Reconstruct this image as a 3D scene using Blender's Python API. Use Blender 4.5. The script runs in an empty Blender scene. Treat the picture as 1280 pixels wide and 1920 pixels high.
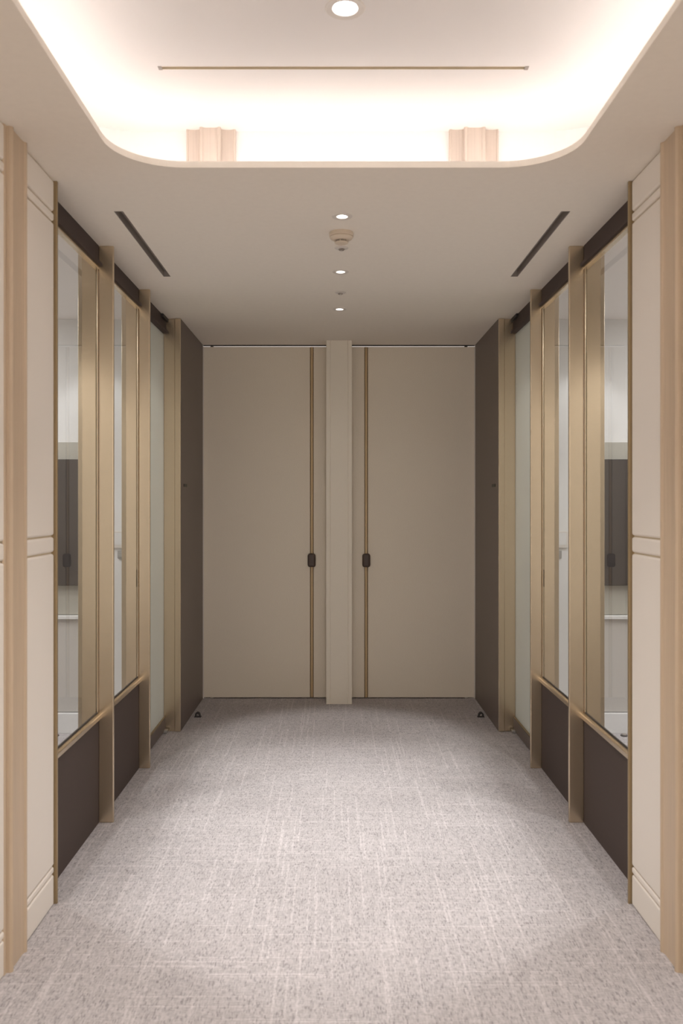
import bpy, bmesh, math
from mathutils import Vector
S = bpy.context.scene
C = S.collection

# ------------------------------------------------------------------ camera, world, exposure
cam_d = bpy.data.cameras.new('camera'); cam = bpy.data.objects.new('camera', cam_d); C.objects.link(cam)
cam.location = (-0.027, 0.0, 1.446); cam.rotation_euler = (math.pi / 2, 0, 0)
cam_d.sensor_fit = 'HORIZONTAL'; cam_d.sensor_width = 24.0; cam_d.lens = 24.0 * 1600 / 1280
cam_d.shift_x = 11.6 / 1280; cam_d.shift_y = -19.0 / 1280
cam_d.clip_start = 0.05
cam_d.dof.use_dof = True; cam_d.dof.focus_distance = 5.4; cam_d.dof.aperture_fstop = 4.0
S.camera = cam
wd = bpy.data.worlds.new('world'); S.world = wd; wd.use_nodes = True
bg = wd.node_tree.nodes['Background']
bg.inputs[0].default_value = (1.0, 0.94, 0.88, 1); bg.inputs[1].default_value = 2.1
S.view_settings.view_transform = 'Standard'; S.view_settings.look = 'None'
S.view_settings.gamma = 1; S.view_settings.use_curve_mapping = False
S.view_settings.exposure = 0.09
S.cycles.diffuse_bounces = 8; S.cycles.max_bounces = 16
LED_POWER = 13.5          # cove strip emission
SPOT_W = 69.0             # corridor downlights
ROOM_W = 10.0             # meeting room spots: end wall washers and added ones
ROOM_P = 36.0; SPILL = 0.07; NEARW = 5.0  # added room ceiling fill, downlight spill, added near partition spots
WARM = (1.0, 0.965, 0.945); COOL = (1.0, 0.965, 0.98); LEDC = (1.0, 0.975, 0.975)

# ------------------------------------------------------------------ measures (metres, y = distance from the lens)
H = 2.6; HU = 2.852
STRIP_Y = 3.068
POSTS = ((3.845, 1.026), (4.628, 1.032), (5.375, 1.036))
BACK = 6.275; NEAR = -1.6
GX = 1.092
LX, LY0, LY1, LR = 0.77, 0.35, 2.946, 0.225      # cove opening
TX, TY0, TY1, TR = 1.065, 0.06, 3.24, 0.30       # cove trough walls

# ------------------------------------------------------------------ materials
def new_mat(name):
    m = bpy.data.materials.new(name); m.use_nodes = True
    return m, m.node_tree, m.node_tree.nodes['Principled BSDF']
def node(nt, t, **kw):
    n = nt.nodes.new(t)
    for k, v in kw.items():
        if k in n.inputs: n.inputs[k].default_value = v
        else: setattr(n, k, v)
    return n
def math_n(nt, op, a, b=None, c=None):
    n = nt.nodes.new('ShaderNodeMath'); n.operation = op
    for i, v in enumerate((a, b, c)):
        if v is None: continue
        if isinstance(v, (int, float)): n.inputs[i].default_value = v
        else: nt.links.new(v, n.inputs[i])
    return n.outputs[0]
def plain(name, col, rough=0.6, metal=0.0, grain=0.0, gscale=(300, 300, 300), bump=0.0, coat=0.0, spec=0.5):
    m, nt, p = new_mat(name)
    p.inputs['Base Color'].default_value = (*col, 1); p.inputs['Roughness'].default_value = rough
    p.inputs['Metallic'].default_value = metal; p.inputs['Specular IOR Level'].default_value = spec
    if coat: p.inputs['Coat Weight'].default_value = coat; p.inputs['Coat Roughness'].default_value = 0.25
    if grain or bump:
        tc = node(nt, 'ShaderNodeTexCoord'); mp = node(nt, 'ShaderNodeMapping'); mp.inputs['Scale'].default_value = gscale
        nz = node(nt, 'ShaderNodeTexNoise'); nz.inputs['Scale'].default_value = 1.0; nz.inputs['Detail'].default_value = 3
        nt.links.new(tc.outputs['Object'], mp.inputs[0]); nt.links.new(mp.outputs[0], nz.inputs['Vector'])
        if grain:
            mr = node(nt, 'ShaderNodeMapRange'); mr.inputs['From Min'].default_value = 0.25; mr.inputs['From Max'].default_value = 0.75
            mr.inputs['To Min'].default_value = 1 - grain; mr.inputs['To Max'].default_value = 1 + grain
            nt.links.new(nz.outputs[0], mr.inputs[0])
            mx = node(nt, 'ShaderNodeVectorMath', operation='SCALE'); mx.inputs[0].default_value = col
            nt.links.new(mr.outputs[0], mx.inputs['Scale']); nt.links.new(mx.outputs[0], p.inputs['Base Color'])
        if bump:
            bp = node(nt, 'ShaderNodeBump'); bp.inputs['Strength'].default_value = bump; bp.inputs['Distance'].default_value = 0.001
            nt.links.new(nz.outputs[0], bp.inputs['Height']); nt.links.new(bp.outputs[0], p.inputs['Normal'])
    return m
def emis(name, col, s):
    m, nt, p = new_mat(name)
    p.inputs['Base Color'].default_value = (0.8, 0.8, 0.8, 1)
    p.inputs['Emission Color'].default_value = (*col, 1); p.inputs['Emission Strength'].default_value = s
    return m
def glass_mat():
    m = bpy.data.materials.new('clear_glass'); m.use_nodes = True; nt = m.node_tree; nt.nodes.clear()
    out = node(nt, 'ShaderNodeOutputMaterial'); mix = node(nt, 'ShaderNodeMixShader')
    tr = node(nt, 'ShaderNodeBsdfTransparent'); tr.inputs[0].default_value = (0.93, 0.95, 0.94, 1)
    gl = node(nt, 'ShaderNodeBsdfGlossy'); gl.inputs['Roughness'].default_value = 0.0
    fr = node(nt, 'ShaderNodeFresnel'); fr.inputs['IOR'].default_value = 1.5
    ge = node(nt, 'ShaderNodeNewGeometry')
    fac = math_n(nt, 'MULTIPLY', fr.outputs[0], math_n(nt, 'SUBTRACT', 1.0, ge.outputs['Backfacing']))
    nt.links.new(fac, mix.inputs[0]); nt.links.new(tr.outputs[0], mix.inputs[1]); nt.links.new(gl.outputs[0], mix.inputs[2])
    nt.links.new(mix.outputs[0], out.inputs[0])
    return m
def frosted_mat():
    m = bpy.data.materials.new('frosted_glass'); m.use_nodes = True; nt = m.node_tree; nt.nodes.clear()
    out = node(nt, 'ShaderNodeOutputMaterial')
    tl = node(nt, 'ShaderNodeBsdfTranslucent'); tl.inputs[0].default_value = (0.70, 0.71, 0.66, 1)
    df = node(nt, 'ShaderNodeBsdfDiffuse'); df.inputs[0].default_value = (0.44, 0.45, 0.40, 1)
    gl = node(nt, 'ShaderNodeBsdfGlossy'); gl.inputs['Roughness'].default_value = 0.35
    fr = node(nt, 'ShaderNodeFresnel'); fr.inputs['IOR'].default_value = 1.4
    m1 = node(nt, 'ShaderNodeMixShader'); m1.inputs[0].default_value = 0.3
    m2 = node(nt, 'ShaderNodeMixShader')
    ge = node(nt, 'ShaderNodeNewGeometry')
    fac = math_n(nt, 'MULTIPLY', fr.outputs[0], math_n(nt, 'SUBTRACT', 0.8, math_n(nt, 'MULTIPLY', ge.outputs['Backfacing'], 0.8)))
    nt.links.new(tl.outputs[0], m1.inputs[1]); nt.links.new(df.outputs[0], m1.inputs[2])
    nt.links.new(fac, m2.inputs[0]); nt.links.new(m1.outputs[0], m2.inputs[1]); nt.links.new(gl.outputs[0], m2.inputs[2])
    nt.links.new(m2.outputs[0], out.inputs[0])
    return m
def carpet_mat():
    m, nt, p = new_mat('woven_carpet')
    p.inputs['Roughness'].default_value = 0.95; p.inputs['Specular IOR Level'].default_value = 0.1
    tc = node(nt, 'ShaderNodeTexCoord'); sp = node(nt, 'ShaderNodeSeparateXYZ'); nt.links.new(tc.outputs['Object'], sp.inputs[0])
    # slight wobble so that the yarn lines are not ruler straight
    wob = node(nt, 'ShaderNodeTexNoise'); wob.inputs['Scale'].default_value = 60; nt.links.new(tc.outputs['Object'], wob.inputs['Vector'])
    wo = math_n(nt, 'MULTIPLY', math_n(nt, 'SUBTRACT', wob.outputs[0], 0.5), 0.006)
    X = math_n(nt, 'ADD', sp.outputs[0], wo); Y = math_n(nt, 'ADD', sp.outputs[1], wo)
    def dashes(a, b, wid, leng, thr, seed):
        cx = math_n(nt, 'FLOOR', math_n(nt, 'DIVIDE', a, wid))
        w1 = node(nt, 'ShaderNodeTexWhiteNoise', noise_dimensions='1D'); nt.links.new(math_n(nt, 'ADD', cx, seed), w1.inputs['W'])
        cy = math_n(nt, 'FLOOR', math_n(nt, 'ADD', math_n(nt, 'DIVIDE', b, leng), math_n(nt, 'MULTIPLY', w1.outputs[0], 17.0)))
        cb = node(nt, 'ShaderNodeCombineXYZ'); nt.links.new(cx, cb.inputs[0]); nt.links.new(cy, cb.inputs[1]); cb.inputs[2].default_value = seed
        w2 = node(nt, 'ShaderNodeTexWhiteNoise', noise_dimensions='3D'); nt.links.new(cb.outputs[0], w2.inputs['Vector'])
        return math_n(nt, 'GREATER_THAN', w2.outputs[0], thr), w2.outputs[0]
    s1, _ = dashes(X, Y, 0.0070, 0.40, 0.920, 3.0)        # light yarn runs along the corridor
    s2, _ = dashes(Y, X, 0.0055, 0.36, 0.945, 11.0)       # a few across
    _, r1 = dashes(X, Y, 0.0042, 0.016, 0.5, 23.0)        # the weave itself
    _, r2 = dashes(Y, X, 0.0036, 0.016, 0.5, 31.0)
    d1, _ = dashes(X, Y, 0.0036, 0.014, 0.88, 47.0)       # dark flecks
    big = node(nt, 'ShaderNodeTexNoise'); big.inputs['Scale'].default_value = 5; big.inputs['Detail'].default_value = 2
    nt.links.new(tc.outputs['Object'], big.inputs['Vector'])
    v = math_n(nt, 'ADD', 0.80, math_n(nt, 'MULTIPLY', r1, 0.24))
    v = math_n(nt, 'ADD', v, math_n(nt, 'MULTIPLY', r2, 0.18))
    v = math_n(nt, 'SUBTRACT', v, math_n(nt, 'MULTIPLY', d1, 0.24))
    v = math_n(nt, 'ADD', v, math_n(nt, 'MULTIPLY', s1, 0.145))
    v = math_n(nt, 'ADD', v, math_n(nt, 'MULTIPLY', s2, 0.15))
    v = math_n(nt, 'ADD', v, math_n(nt, 'MULTIPLY', math_n(nt, 'SUBTRACT', big.outputs[0], 0.5), 0.14))
    mx = node(nt, 'ShaderNodeVectorMath', operation='SCALE'); mx.inputs[0].default_value = CARPET
    nt.links.new(v, mx.inputs['Scale']); nt.links.new(mx.outputs[0], p.inputs['Base Color'])
    bp = node(nt, 'ShaderNodeBump'); bp.inputs['Strength'].default_value = 0.25; bp.inputs['Distance'].default_value = 0.002
    nt.links.new(v, bp.inputs['Height']); nt.links.new(bp.outputs[0], p.inputs['Normal'])
    return m
CARPET = (0.445, 0.416, 0.418)
M = {
    'carpet': carpet_mat(),
    'paint': plain('ceiling_paint', (0.85, 0.79, 0.71), 0.85, grain=0.015, gscale=(40, 40, 40)),
    'cove': plain('cove_paint', (0.80, 0.765, 0.748), 0.85),
    'cream': plain('cream_padded_leather', (0.79, 0.735, 0.67), 0.55, grain=0.01, bump=0.08, gscale=(500, 500, 500)),
    'groove': plain('joint_backing', (0.60, 0.51, 0.37), 0.7),
    'wood': plain('pale_timber', (0.54, 0.42, 0.30), 0.45, grain=0.07, gscale=(160, 160, 3)),
    'roomceil': plain('room_ceiling_paint', (0.87, 0.82, 0.80), 0.85),
    'gold': plain('satin_gold_metal', (0.52, 0.39, 0.23), 0.4, metal=0.35),
    'nearwall': plain('greige_wall', (0.40, 0.36, 0.31), 0.7),
    'wood_lit': plain('cove_lit_timber', (0.56, 0.475, 0.41), 0.5, grain=0.06, gscale=(160, 160, 3)),  # same timber as the walls, washed-out cove glare put into the colour
    'darklow': plain('dark_brown_matt_board', (0.085, 0.064, 0.057), 0.7, spec=0.15),
    'bronze': plain('brushed_bronze', (0.66, 0.545, 0.40), 0.27, metal=0.88),
    'brass': plain('brass_bead', (0.36, 0.27, 0.155), 0.4, metal=0.6),
    'dark': plain('dark_brown_laminate', (0.135, 0.102, 0.088), 0.42, grain=0.04, gscale=(300, 300, 12)),
    'handle': plain('dark_leather', (0.075, 0.05, 0.042), 0.5),
    'black': plain('black_metal', (0.03, 0.025, 0.024), 0.5),
    'door': plain('beige_linen_laminate', (0.78, 0.71, 0.60), 0.6, grain=0.05, gscale=(120, 120, 420), bump=0.05),
    'pillar': plain('beige_pillar_lacquer', (0.80, 0.74, 0.64), 0.55, grain=0.02, gscale=(120, 120, 420)),
    'channel': plain('channel_bronze', (0.23, 0.165, 0.10), 0.5, metal=0.3),
    'white': plain('white_wall', (0.74, 0.73, 0.72), 0.7),
    'media': plain('grey_wall_panel', (0.43, 0.41, 0.36), 0.6),
    'lowpanel': plain('pale_grey_fabric', (0.55, 0.52, 0.49), 0.8, grain=0.04, gscale=(400, 400, 400)),
    'screen': plain('screen_glass', (0.05, 0.043, 0.042), 0.25),
    'plastic': plain('ivory_plastic', (0.66, 0.56, 0.45), 0.45),
    'slot': plain('slot_grey', (0.34, 0.30, 0.27), 0.6),
    'steel': plain('satin_steel', (0.6, 0.58, 0.55), 0.3, metal=0.9),
    'trimw': plain('white_trim', (0.7, 0.65, 0.6), 0.5),
    'switch': plain('grey_switch', (0.33, 0.32, 0.30), 0.5),
    'glass': glass_mat(), 'frost': frosted_mat(),
    'lens': emis('lamp_lens', (1, 0.97, 0.95), 12.0),
    'led': emis('led_strip_light', LEDC, LED_POWER),
}

# ------------------------------------------------------------------ helpers
def mesh_obj(name, bm, mat, parent=None, bevel=0.0, seg=2, smooth=False):
    bmesh.ops.remove_doubles(bm, verts=bm.verts, dist=1e-6)
    if bevel:
        bmesh.ops.bevel(bm, geom=list(bm.edges), offset=bevel, segments=seg, profile=0.5, affect='EDGES', clamp_overlap=True)
    bmesh.ops.recalc_face_normals(bm, faces=bm.faces)
    me = bpy.data.meshes.new(name); bm.to_mesh(me); bm.free()
    me.materials.append(M[mat])
    if smooth or bevel:
        for p in me.polygons: p.use_smooth = True
        me.set_sharp_from_angle(angle=math.radians(40 if not bevel else 50))
    o = bpy.data.objects.new(name, me); C.objects.link(o)
    if bevel: wn = o.modifiers.new('weighted_normal', 'WEIGHTED_NORMAL'); wn.keep_sharp = True; wn.weight = 100
    if parent is not None: o.parent = parent
    return o
def add_box(bm, x0, x1, y0, y1, z0, z1):
    v = [bm.verts.new((x, y, z)) for x in (x0, x1) for y in (y0, y1) for z in (z0, z1)]
    for f in ((0, 1, 3, 2), (4, 6, 7, 5), (0, 4, 5, 1), (2, 3, 7, 6), (0, 2, 6, 4), (1, 5, 7, 3)):
        bm.faces.new([v[i] for i in f])
def box(name, mat, x0, x1, y0, y1, z0, z1, parent=None, bevel=0.0, seg=2):
    bm = bmesh.new(); add_box(bm, x0, x1, y0, y1, z0, z1)
    return mesh_obj(name, bm, mat, parent, bevel, seg)
def prism(name, mat, pts, fn, a, b, parent=None, smooth=False):
    """extrude the closed 2D outline pts from a to b; fn(u, v, t) -> xyz"""
    bm = bmesh.new()
    A = [bm.verts.new(fn(u, v, a)) for u, v in pts]; B = [bm.verts.new(fn(u, v, b)) for u, v in pts]
    n = len(pts)
    for i in range(n): bm.faces.new((A[i], A[(i + 1) % n], B[(i + 1) % n], B[i]))
    bm.faces.new(A[::-1]); bm.faces.new(B)
    return mesh_obj(name, bm, mat, parent, smooth=smooth)
def lathe(name, mat, prof, cx, cy, parent=None, n=32, closed=False):
    """prof: list of (radius, z) turned about the vertical through cx, cy"""
    bm = bmesh.new(); rings = []
    for r, z in prof:
        if r < 1e-5: rings.append([bm.verts.new((cx, cy, z))])
        else: rings.append([bm.verts.new((cx + r * math.cos(2 * math.pi * i / n), cy + r * math.sin(2 * math.pi * i / n), z)) for i in range(n)])
    pairs = list(zip(rings, rings[1:])) + ([(rings[-1], rings[0])] if closed else [])
    for a, b in pairs:
        for i in range(n):
            j = (i + 1) % n
            if len(a) == 1 and len(b) == 1: continue
            if len(a) == 1: bm.faces.new((a[0], b[i], b[j]))
            elif len(b) == 1: bm.faces.new((a[i], a[j], b[0]))
            else: bm.faces.new((a[i], a[j], b[j], b[i]))
    return mesh_obj(name, bm, mat, parent, smooth=True)
def tag(o, label=None, cat=None, group=None, kind=None):
    if label: o['label'] = label
    if cat: o['category'] = cat
    if group: o['group'] = group
    if kind: o['kind'] = kind
    return o
def empty(name, loc, label, cat, group=None, kind=None):
    o = bpy.data.objects.new(name, None); C.objects.link(o); o.location = loc; o.empty_display_size = 0.05
    return tag(o, label, cat, group, kind)
def adopt(root):
    """children were modelled in world coordinates: take the root's place back out"""
    for ch in root.children:
        for v in ch.data.vertices: v.co -= root.location
        for g in ch.children:
            for v in g.data.vertices: v.co -= root.location
def rr_path(hx, y0, y1, r, n=10, z=0.0):
    """rounded rectangle, counter-clockwise"""
    P = []
    for cx, cy, a0 in ((hx - r, y0 + r, -90), (hx - r, y1 - r, 0), (-hx + r, y1 - r, 90), (-hx + r, y0 + r, 180)):
        for i in range(n + 1):
            a = math.radians(a0 + 90 * i / n); P.append(Vector((cx + r * math.cos(a), cy + r * math.sin(a), z)))
    return P
def grid_plate(bm, xs, ys, z, holes):
    xs = sorted(set(round(x, 5) for x in xs)); ys = sorted(set(round(y, 5) for y in ys))
    for x0, x1 in zip(xs, xs[1:]):
        for y0, y1 in zip(ys, ys[1:]):
            cx, cy = (x0 + x1) / 2, (y0 + y1) / 2
            if any(h[0] < cx < h[1] and h[2] < cy < h[3] for h in holes): continue
            bm.faces.new([bm.verts.new(c) for c in ((x0, y0, z), (x1, y0, z), (x1, y1, z), (x0, y1, z))])

# ------------------------------------------------------------------ the setting
tag(box('floor', 'carpet', -3.45, 3.45, NEAR, 8.0, -0.06, 0.0), 'pale greige woven carpet with light yarn streaks along the corridor', 'floor', kind='structure')

DL = [(0.0005, 3.45), (-0.0005, 4.28), (-0.001, 5.11)]   # small ceiling downlights
SLOT_Y = (3.39, 4.37); SLOT_X = (0.871, 0.905)
bm = bmesh.new()
holes = [(-LX, LX, LY0, LY1)]
xs = [-1.16, 1.16, -LX, LX, LX - LR, -LX + LR]; ys = [NEAR, 6.325, LY0, LY1, LY0 + LR, LY1 - LR]
for s in (-1, 1):
    a, b = sorted((s * SLOT_X[0], s * SLOT_X[1])); holes.append((a, b, *SLOT_Y)); xs += [a, b]
ys += list(SLOT_Y)
for x, y in DL:
    holes.append((x - .024, x + .024, y - .024, y + .024)); xs += [x - .024, x + .024]; ys += [y - .024, y + .024]
grid_plate(bm, xs, ys, H, holes)
P = rr_path(LX, LY0, LY1, LR, 12)
for k, corner in enumerate(((LX, LY0), (LX, LY1), (-LX, LY1), (-LX, LY0))):
    arc = P[k * 13:(k + 1) * 13]
    for a, b in zip(arc, arc[1:]):
        bm.faces.new([bm.verts.new(c) for c in ((corner[0], corner[1], H), (b.x, b.y, H), (a.x, a.y, H))])
bmesh.ops.remove_doubles(bm, verts=bm.verts, dist=1e-5)
bmesh.ops.recalc_face_normals(bm, faces=bm.faces)
ex = bmesh.ops.extrude_face_region(bm, geom=list(bm.faces))
bmesh.ops.translate(bm, verts=[e for e in ex['geom'] if isinstance(e, bmesh.types.BMVert)], vec=(0, 0, 0.022))
ceiling = tag(mesh_obj('ceiling', bm, 'paint'), 'warm white ceiling with a rounded lit cove cut into it', 'ceiling', kind='structure')

# cove: walls and raised ceiling, with its slot and lamp hole
bm = bmesh.new()
T = rr_path(TX, TY0, TY1, TR, 12); n = len(T)
lo = [bm.verts.new((p.x, p.y, H + .022)) for p in T]; hi = [bm.verts.new((p.x, p.y, HU)) for p in T]
for i in range(n): bm.faces.new((lo[i], lo[(i + 1) % n], hi[(i + 1) % n], hi[i]))
mesh_obj('cove_wall', bm, 'cove', ceiling)
bm = bmesh.new()
US = (-0.594, 0.592, 2.757, 2.772); UL = (0.001, 2.43, 0.04)
grid_plate(bm, [-1.12, 1.12, US[0], US[1], UL[0] - UL[2], UL[0] + UL[2]],
           [0.0, 3.3, US[2], US[3], UL[1] - UL[2], UL[1] + UL[2]], HU,
           [US, (UL[0] - UL[2], UL[0] + UL[2], UL[1] - UL[2], UL[1] + UL[2])])
ex = bmesh.ops.extrude_face_region(bm, geom=list(bm.faces))
bmesh.ops.translate(bm, verts=[e for e in ex['geom'] if isinstance(e, bmesh.types.BMVert)], vec=(0, 0, 0.02))
mesh_obj('cove_ceiling', bm, 'cove', ceiling)
# the LED strip lying in the trough
bm = bmesh.new()
A = rr_path(LX + .135, LY0 - .135, LY1 + .135, LR + .06, 8); B = rr_path(LX + .147, LY0 - .147, LY1 + .147, LR + .072, 8)
va = [bm.verts.new((p.x, p.y, H + .034)) for p in A]; vb = [bm.verts.new((p.x, p.y, H + .034)) for p in B]
for i in range(len(A)):
    j = (i + 1) % len(A); bm.faces.new((va[i], va[j], vb[j], vb[i]))
ex = bmesh.ops.extrude_face_region(bm, geom=list(bm.faces))
bmesh.ops.translate(bm, verts=[e for e in ex['geom'] if isinstance(e, bmesh.types.BMVert)], vec=(0, 0, -0.011))
mesh_obj('led_strip', bm, 'led', ceiling)['label'] = 'glowing light strip hidden in the cove trough'

# ------------------------------------------------------------------ side walls with padded panels
ROWS = [('frieze_panel', 2.487, 2.597), ('panel_band', 2.452, 2.481), ('padded_panel', 1.326, 2.446), ('panel_band', 1.266, 1.320),
        ('padded_panel', 0.142, 1.260), ('panel_band', 0.115, 0.138), ('skirting', 0.001, 0.111)]
SIDES = ((-1, 'left'), (1, 'right'))
for s, side in SIDES:
    w = tag(box('wall_' + side, 'groove', s * 1.0455, s * 1.16, NEAR, STRIP_Y - .006, 0, H), 
            f'{side} corridor wall of cream padded panels between timber pilasters', 'wall', kind='structure')
    for y0, y1 in ((2.772, 3.064), (1.35, 2.604), (-0.1, 1.344)):
        for nm, z0, z1 in ROWS:
            box(nm, 'cream', s * 1.036, s * 1.053, y0, y1, z0, z1, w, bevel=0.011 if z1 - z0 > .04 else 0.007, seg=4)
    # slim bronze fin that ends the padded wall
    f = box('trim_1' if s < 0 else 'trim_2', 'brass', s * 1.027, s * 1.052, STRIP_Y, STRIP_Y + .012, 0, H, bevel=.002)
    tag(f, f'slim bronze edge fin between {side} padded wall and first window', 'trim', kind='structure')

def pilaster_profile(c, e, v0, v1, step=.006):
    """beaded strip with a sunk face: half width c, rounded bead of width e at each side, from v0 out to v1"""
    pts = [(-c, v0), (-c, v1 - e * .5)]
    for i in range(1, 9):
        a = math.pi - math.pi * i / 9; pts.append((-c + e / 2 + e / 2 * math.cos(a), v1 - e * .5 + e * .5 * math.sin(a)))
    pts += [(-c + e, v1 - step), (-c + e + .012, v1 - step - .0025)]
    return pts + [(-u, v) for u, v in reversed(pts)]
def pilaster(loc, fn, c, w, e, proud, z0, z1, label, group, mat='wood', step=.006):
    o = empty('pilaster', loc, label, 'pilaster', group)
    prism('centre_strip', mat, pilaster_profile(c, e, 0, proud, step), fn, z0, z1, o, True)
    for k in (-1, 1):
        m = k * (c + w) / 2; half = (w - c) / 2 + .004
        pr = pilaster_profile(half, e * .7, 0, proud * .48, step * .6)
        prism('side_strip', mat, [(u + m, v) for u, v in pr], fn, z0, z1, o, True)
    adopt(o); return o
for s, side in SIDES:
    pilaster((s * 1.052, 2.687, 0), lambda u, v, t, s=s: (s * (1.052 - v), 2.687 + u, t), .068, .082, .020, .034, 0.0, H,
             f'full height pale timber pilaster with beaded edges at the {side} picture edge', 'timber pilasters on the corridor walls')
    pilaster((s * .4965, TY1, H + .022), lambda u, v, t, s=s: (s * .4965 + u, TY1 - v, t), .040, .089, .014, .042, H + .022, HU,
             f'short timber pilaster inside the lit ceiling cove, {side} one', 'short pilasters in the ceiling cove', 'wood_lit', .005)

# ------------------------------------------------------------------ glazed bays and frosted doors
NUM = {1: 'nearest', 2: 'second'}
win = 0
for s, side in SIDES:
    ys = [STRIP_Y + .012] + [p[0] for p in POSTS]
    def bx(nm, mat, x0, x1, y0, y1, z0, z1, par, bevel=0.0, seg=2): return box(nm, mat, s * x0, s * x1, y0, y1, z0, z1, par, bevel, seg)
    def transom(par, a, b):
        prism('transom', 'darklow', [(1.092, H), (1.092, 2.530), (1.088, 2.524), (1.076, 2.520), (1.076, 2.506), (1.112, 2.506), (1.112, H)],
              lambda u, v, t: (s * u, t, v), a, b, par)
    for k in (0, 1):
        y0, y1 = ys[k] + (.018 if k else 0), ys[k + 1]; tip = POSTS[k][1]
        win += 1
        o = empty(f'window_{win}', (s * GX, (y0 + y1) / 2, 0), f'{NUM[k + 1]} bronze framed window bay on the {side} with dark panel below', 'window', 'glazed bays of the meeting rooms', 'structure')
        transom(o, y0, y1)
        bx('head_bead', 'bronze', 1.086, 1.112, y0, y1, 2.492, 2.506, o, .002)
        bx('pane', 'glass', 1.098, 1.106, y0, y1 - .002, .486, 2.494, o)
        prism('sill', 'bronze', [(1.082, .492), (1.079, .488), (1.079, .472), (1.083, .468), (1.112, .468), (1.112, .492), (1.096, .496)],
              lambda u, v, t: (s * u, t, v), y0, y1, o)
        bx('gasket', 'black', 1.0935, 1.0975, y0, y1 - .013, .4935, .503, o)
        bx('lower_panel', 'darklow', 1.092, 1.112, y0, y1, 0, .468, o)
        bx('post', 'bronze', tip, 1.0932, y1, y1 + .018, 0, H, o, .004)
        bx('jamb', 'bronze', 1.106, 1.186, y1, y1 + .03, 0, H, o, .002)
        bx('glazing_bead', 'bronze', 1.0932, 1.0978, y1 - .012, y1 + .004, .492, 2.494, o, .002)
        adopt(o)
    y0, y1 = ys[2] + .018, ys[3]; tip = POSTS[2][1]
    o = empty('door_3' if s < 0 else 'door_4', (s * GX, (y0 + y1) / 2, 0), f'frosted glass door with dark bottom rail on the {side} after the windows', 'door', 'frosted meeting room doors', 'structure')
    transom(o, y0, y1)
    bx('frosted_pane', 'frost', 1.106, 1.116, y0 + .003, y1 - .002, .088, 2.500, o)
    bx('bottom_rail', 'dark', 1.094, 1.125, y0 + .003, y1 - .002, .012, .086, o, .002)
    bx('rail_cap', 'brass', 1.098, 1.120, y0 + .003, y1 - .002, .086, .094, o)
    bx('post', 'bronze', tip, 1.115, y1, y1 + .018, 0, H, o, .004)
    bx('edge_bead', 'brass', 1.108, 1.118, y1 - .008, y1 - .001, .094, 2.506, o)
    bx('pull_handle', 'handle', 1.056, 1.106, y0 + .02, y0 + .06, .98, 1.075, o, .008, 3)['label'] = 'small dark leather pull block'
    bx('floor_pivot', 'steel', 1.075, 1.112, y1 - .055, y1 - .018, .004, .022, o, .003)
    bx('door_closer', 'black', 1.078, 1.0915, y1 - .16, y1 - .004, 2.578, 2.598, o)
    adopt(o)

    # dark panel in front of the double doors, its bronze edge flush with the last post
    o = empty('cladding_panel', (s * 1.02, 5.8, 0), f'tall dark brown wall panel beside the {side} beige door', 'panel', 'dark panels flanking the doors')
    bx('face_panel', 'dark', .999, 1.034, 5.372, BACK - .004, .003, H - .002, o)
    bx('edge_strip', 'bronze', .999, 1.034, 5.358, 5.372, .003, H - .002, o, .002)
    bx('lock_plate', 'black', .9955, .9995, 5.47, 5.58, 1.543, 1.562, o, .001)
    bx('corner_trim', 'trimw', .992, .999, BACK - .014, BACK - .006, .003, 2.584, o)
    adopt(o)
    # hook shaped stop on the carpet
    t = empty('door_stop', (s * .951, 5.74, 0), f'small dark hook shaped floor stop near the {side} dark panel', 'door stop', 'floor stops by the dark panels')
    pts = [(-.020, 0), (-.017, .020), (-.006, .031), (.006, .029), (.015, .019), (.018, .004), (.010, .004), (.008, .013), (.001, .019), (-.007, .018), (-.010, .010), (-.010, 0)]
    prism('hook', 'black', [(u * -s, v) for u, v in pts], lambda u, v, tt: (s * .951 + u, tt, v + .003), 5.728, 5.752, t)
    bx('foot_plate', 'black', .928, .974, 5.722, 5.758, 0, .003, t)
    adopt(t)

# ------------------------------------------------------------------ double doors and the pillar between them
for k, (s, side) in enumerate(SIDES):
    def bx(nm, mat, x0, x1, y0, y1, z0, z1, par, bevel=0.0, seg=2): return box(nm, mat, s * x0, s * x1, y0, y1, z0, z1, par, bevel, seg)
    o = empty(f'door_{k + 1}', (s * .5, BACK, 0), f'tall plain beige {side} door with slim bronze inlay and dark handle', 'door', 'beige doors at the end of the corridor', 'structure')
    z0, z1 = .008, 2.5855
    bx('leaf', 'door', .2135, .9988, BACK, BACK + .045, z0, z1, o, .0015, 1)
    bx('stile', 'door', .006, .1865, BACK, BACK + .045, z0, z1, o, .0015, 1)
    ch = bx('inlay_channel', 'channel', .1865, .2135, BACK + .008, BACK + .040, z0, z1, o)
    prism('inlay_bead', 'gold', [(.1905, 0), (.1925, -.005), (.1965, -.0068), (.2035, -.0068), (.2075, -.005), (.2095, 0)],
          lambda u, v, t: (s * u, BACK + .008 + v, t), z0, z1, ch, True)
    bx('handle', 'handle', .171, .2295, BACK - .034, BACK + .001, .967, 1.067, o, .017, 4)['label'] = 'dark brown rounded leather pull'
    bx('header_reveal', 'black', .002, .9985, BACK + .002, BACK + .02, 2.5945, H, o)
    bx('pivot', 'steel', .925, .945, BACK - .006, BACK + .03, 0, .0075, o)
    bx('pivot', 'black', .925, .945, BACK + .002, BACK + .03, z1, z1 + .008, o)
    adopt(o)
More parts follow.
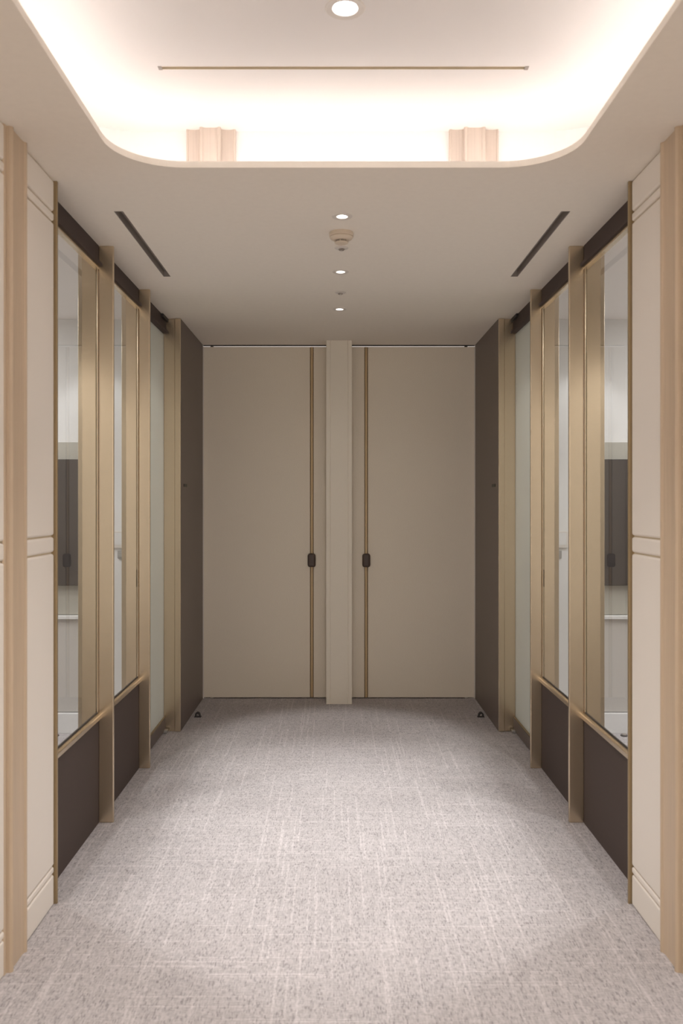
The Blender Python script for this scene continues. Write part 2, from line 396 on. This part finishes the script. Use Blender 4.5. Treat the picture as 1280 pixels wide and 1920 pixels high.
o = tag(prism('centre_column', 'pillar', [(-.0915, 6.30), (-.0915, 6.10), (-.067, 6.10), (-.0655, 6.104), (-.0625, 6.104), (-.061, 6.10),
        (.061, 6.10), (.0625, 6.104), (.0655, 6.104), (.067, 6.10), (.0915, 6.10), (.0915, 6.30)], lambda u, v, t: (u, v, t), 0, H),
        'narrow beige column with two fine grooves between the two doors', 'column', kind='thing')
# lit lobby behind the doors: only its light shows, through the gap above the leaves
lob = tag(box('wall_back', 'white', -1.3, 1.3, 7.90, 8.0, 0, 2.75), 'white wall of the lit lobby behind the beige doors', 'wall', kind='structure')
for s in (-1, 1): box('side_wall', 'white', s * 1.2, s * 1.3, 6.34, 7.9, 0, 2.75, lob)
box('lobby_ceiling', 'white', -1.3, 1.3, 6.26, 7.9, 2.70, 2.75, lob)
ld = bpy.data.lights.new('lobby_light', 'AREA'); ld.energy = 10; ld.size = 0.8; ld.color = COOL
lo_ = bpy.data.objects.new('lobby_light', ld); C.objects.link(lo_); lo_.location = (0, 7.2, .8); lo_.rotation_euler = (math.pi, 0, 0)

# ------------------------------------------------------------------ meeting rooms behind the glass
for s, side in SIDES:
    def bx(nm, mat, x0, x1, y0, y1, z0, z1, par=None, bevel=0.0, seg=2): return box(nm, mat, s * x0, s * x1, y0, y1, z0, z1, par, bevel, seg)
    EW = 5.394
    tag(bx(f'wall_{side}_end', 'white', 1.04, 3.4, EW + .0015, EW + .08, 0, H), f'white end wall of the {side} meeting room seen through the glass', 'wall', kind='structure')
    tag(bx(f'wall_{side}_side', 'white', 3.3, 3.4, 3.06, EW, 0, H), f'outer side wall of the {side} meeting room', 'wall', kind='structure')
    tag(bx(f'wall_{side}_front', 'nearwall', 1.165, 3.4, 2.98, 3.06, 0, H), f'near partition of the {side} meeting room', 'wall', kind='structure')
    tag(bx(f'ceiling_{side}', 'roomceil', 1.162, 3.4, 2.98, EW + .08, H, H + .05), f'plain ceiling of the {side} meeting room', 'ceiling', kind='structure')
    g = 'media wall pieces in the meeting rooms'
    p = tag(bx('media_panel', 'media', 1.60, 3.28, EW - .014, EW, .735, 1.822, bevel=.002), f'grey backing panel behind the screen in the {side} meeting room', 'panel', 'grey screen backing panels')
    q = empty('display_screen', (s * 2.4, EW - .014, 1.315), f'large dark switched off screen in the {side} meeting room', 'screen', 'dark wall screens')
    bx('screen_body', 'black', 1.612, 3.10, EW - .05, EW - .014, .921, 1.713, q, .003)
    bx('screen_glass', 'screen', 1.617, 3.095, EW - .052, EW - .0495, .926, 1.708, q)
    adopt(q)
    q = empty('ledge_cabinet', (s * 2.4, EW, .72), f'slim white ledge cabinet under the screen in the {side} room', 'ledge', 'ledges under the wall screens')
    bx('ledge_top', 'white', 1.56, 3.28, EW - .062, EW, .712, .732, q, .002)
    bx('front_panel', 'lowpanel', 1.57, 2.30, EW - .04, EW, .128, .710, q, .002); bx('front_panel', 'lowpanel', 2.304, 3.27, EW - .04, EW, .128, .710, q, .002)
    bx('plinth', 'white', 1.56, 3.28, EW - .066, EW, 0, .124, q, .003)
    adopt(q)
    q = empty('light_switch', (s * 1.375, EW, 1.11), f'small grey switch plate on the white wall of the {side} meeting room', 'switch', 'switch plates in the meeting rooms')
    bx('plate', 'switch', 1.355, 1.402, EW - .008, EW, 1.088, 1.138, q, .002); bx('rocker', 'switch', 1.365, 1.392, EW - .011, EW - .008, 1.098, 1.128, q, .001)
    adopt(q)
    q = empty('control_panel', (s * 1.38, EW, 1.2), f'white control panel above the switch plate in the {side} meeting room', 'control panel', 'wall control panels')
    bx('housing', 'trimw', 1.362, 1.44, EW - .012, EW, 1.155, 1.26, q, .002); bx('display', 'white', 1.372, 1.43, EW - .0135, EW - .012, 1.175, 1.25, q)
    adopt(q)
    q = empty('floor_socket', (s * 1.755, 5.27, 0), f'small dark round floor fitting on the {side} meeting room carpet', 'floor fitting', 'round floor fittings')
    lathe('rim', 'black', [(.022, 0), (.022, .006), (.016, .010), (.014, .008)], s * 1.755, 5.27, q, 20)
    lathe('cap', 'slot', [(.015, .007), (.010, .016), (0, .018)], s * 1.755, 5.27, q, 20)
    adopt(q)
    for X, Y, W in ((1.52, 5.06, 1.0), (2.35, 5.06, .8), (1.40, 4.50, 1.5), (1.45, 3.42, NEARW), (2.25, 3.42, NEARW * .6)):  # spots by the frosted door and near partition are added for brightness and gradient
        ld = bpy.data.lights.new('room_spot', 'SPOT'); ld.energy = ROOM_W * W; ld.spot_size = math.radians(96); ld.spot_blend = .45
        ld.shadow_soft_size = .025; ld.color = COOL
        l = bpy.data.objects.new('room_spot', ld); C.objects.link(l); l.location = (s * X, Y, H - .012)

for s, side in SIDES:
    ld = bpy.data.lights.new('room_fill_light', 'AREA'); ld.shape = 'RECTANGLE'; ld.size = .9; ld.size_y = 1.6; ld.energy = ROOM_P; ld.color = COOL
    l = bpy.data.objects.new('room_fill_light', ld); C.objects.link(l); l.location = (s * 2.6, 4.1, H - .02)  # unseen area light added to lift the room's ambient level
# ------------------------------------------------------------------ ceiling fittings
def downlight(x, y, z, ra, rt, label, watts, ang, blend=.6):
    o = empty('downlight', (x, y, z), label, 'ceiling light', 'round ceiling downlights')
    lathe('trim_ring', 'trimw', [(ra, z + .004), (ra + .002, z - .002), (rt - .003, z - .003), (rt, z - .0005), (rt, z + .0), (ra, z + .004)], x, y, o)
    lathe('reflector', 'white', [(ra, z + .003), (ra * .92, z + .010), (ra * .9, z + .0125)], x, y, o)
    lathe('lens', 'lens', [(ra * .94, z + .011), (0, z + .0105)], x, y, o)
    adopt(o)
    ld = bpy.data.lights.new('downlight_beam', 'SPOT'); ld.energy = watts; ld.spot_size = math.radians(ang); ld.spot_blend = blend
    ld.shadow_soft_size = ra * .8; ld.color = WARM
    l = bpy.data.objects.new('downlight_beam', ld); C.objects.link(l); l.location = (0, 0, -.006); l.parent = o
    ld = bpy.data.lights.new('downlight_spill', 'SPOT'); ld.energy = watts * SPILL; ld.spot_size = math.radians(150); ld.spot_blend = 1.0
    ld.shadow_soft_size = ra * .8; ld.color = WARM
    l = bpy.data.objects.new('downlight_spill', ld); C.objects.link(l); l.location = (0, 0, -.008); l.parent = o
downlight(UL[0], UL[1], HU, .035, .058, 'large round downlight in the raised cove ceiling', SPOT_W * 1.5, 84, 1.0)
ld = bpy.data.lights.new('near_fill_spot', 'SPOT'); ld.energy = SPOT_W * .75; ld.spot_size = math.radians(115); ld.spot_blend = 1.0; ld.shadow_soft_size = .03; ld.color = WARM
l = bpy.data.objects.new('near_fill_spot', ld); C.objects.link(l); l.location = (0, 1.0, HU - .01)   # unseen spot added above the lens to brighten the near carpet
for k, ((x, y), w) in enumerate(zip(DL, ('nearest small downlight, just before the smoke detector', 'small downlight between smoke detector and sprinkler', 'farthest small downlight, closest to the beige doors'))):
    downlight(x, y, H, .021, .042, w, SPOT_W * (.80, .88, 1.0)[k], (48, 46, 43)[k])

o = empty('smoke_detector', (.0, 3.66, H), 'round ivory smoke detector with dark slots on the ceiling', 'smoke detector')
x, y = -.001, 3.66
lathe('base', 'plastic', [(0, H), (.051, H), (.052, H - 0.0030), (.052, H - 0.0148), (.050, H - 0.0170), (0, H - 0.0170)], x, y, o)
lathe('housing', 'plastic', [(.047, H - 0.0163), (.050, H - 0.0207), (.046, H - 0.0266), (.036, H - 0.0326), (.030, H - 0.0340), (0, H - 0.0340)], x, y, o)
lathe('vent', 'black', [(.0275, H - 0.0333), (.0275, H - 0.0414), (0, H - 0.0414)], x, y, o)
for z in (.0352, .0382, .0411):
    lathe('vent_ring', 'plastic', [(.0285, H - z), (.0300, H - z - .0008), (.0285, H - z - .0016)], x, y, o, closed=True)
for k in range(6):
    a = math.radians(20 + 60 * k); bm = bmesh.new(); add_box(bm, -.002, .002, -.0015, .0015, H - 0.0429, H - 0.0333)
    for v in bm.verts:
        u = v.co.x + .0288; v.co.x, v.co.y = x + u * math.cos(a) - v.co.y * math.sin(a), y + u * math.sin(a) + v.co.y * math.cos(a)
    mesh_obj('vent_rib', bm, 'plastic', o)
lathe('cap', 'plastic', [(.0285, H - 0.0418), (.027, H - 0.0459), (.020, H - 0.0488), (0, H - 0.0496)], x, y, o)
adopt(o)
for y, lab in ((3.876, 'flush sprinkler head right behind the smoke detector'), (4.70, 'sprinkler head with round plate ahead of the farthest downlight')):
    o = empty('sprinkler', (.001, y, H), lab, 'sprinkler', 'ceiling sprinkler heads')
    lathe('escutcheon', 'trimw', [(0, H), (.031, H), (.031, H - .002), (.026, H - .0045), (.013, H - .005), (0, H - .005)], .001, y, o)
    lathe('rose', 'slot', [(.0125, H - .0045), (.0135, H - .009), (.011, H - .012), (.0085, H - .010), (.008, H - .006)], .001, y, o, 20)
    lathe('nozzle', 'steel', [(.006, H - .005), (.006, H - .012), (0, H - .014)], .001, y, o, 16)
    adopt(o)
for s, side in SIDES:
    o = empty('air_diffuser', (s * .888, 3.88, H), f'long narrow dark air slot in the ceiling above the {side} windows', 'air vent', 'long air slots in the lower ceiling')
    a, b = SLOT_X; c0, c1 = SLOT_Y
    def bx(nm, mat, x0, x1, y0, y1, z0, z1, par, bevel=0.0): return box(nm, mat, s * x0, s * x1, y0, y1, z0, z1, par, bevel)
    bx('back_plate', 'slot', a, b, c0, c1, H + .034, H + .037, o)
    for q in ((a - .0015, a + .001, c0, c1), (b - .001, b + .0015, c0, c1), (a, b, c0 - .0015, c0 + .001), (a, b, c1 - .001, c1 + .0015)):
        bx('slot_side', 'slot', *q, H - .0005, H + .035, o)
    adopt(o)
o = empty('cove_slot', (0, 2.765, HU), 'thin straight air slot across the raised cove ceiling', 'air vent')
box('back_plate', 'paint', US[0], US[1], US[2], US[3], HU + .018, HU + .021, o)
box('slot_lip', 'groove', US[0], US[1], US[3] - .0012, US[3] + .001, HU - .001, HU + .018, o)
box('slot_lip', 'groove', US[0], US[1], US[2] - .001, US[2] + .0012, HU - .001, HU + .018, o)
for x in (US[0], US[1]): box('end_cap', 'slot', x - .006, x + .006, US[2] - .003, US[3] + .003, HU - .002, HU + .017, o)
adopt(o)
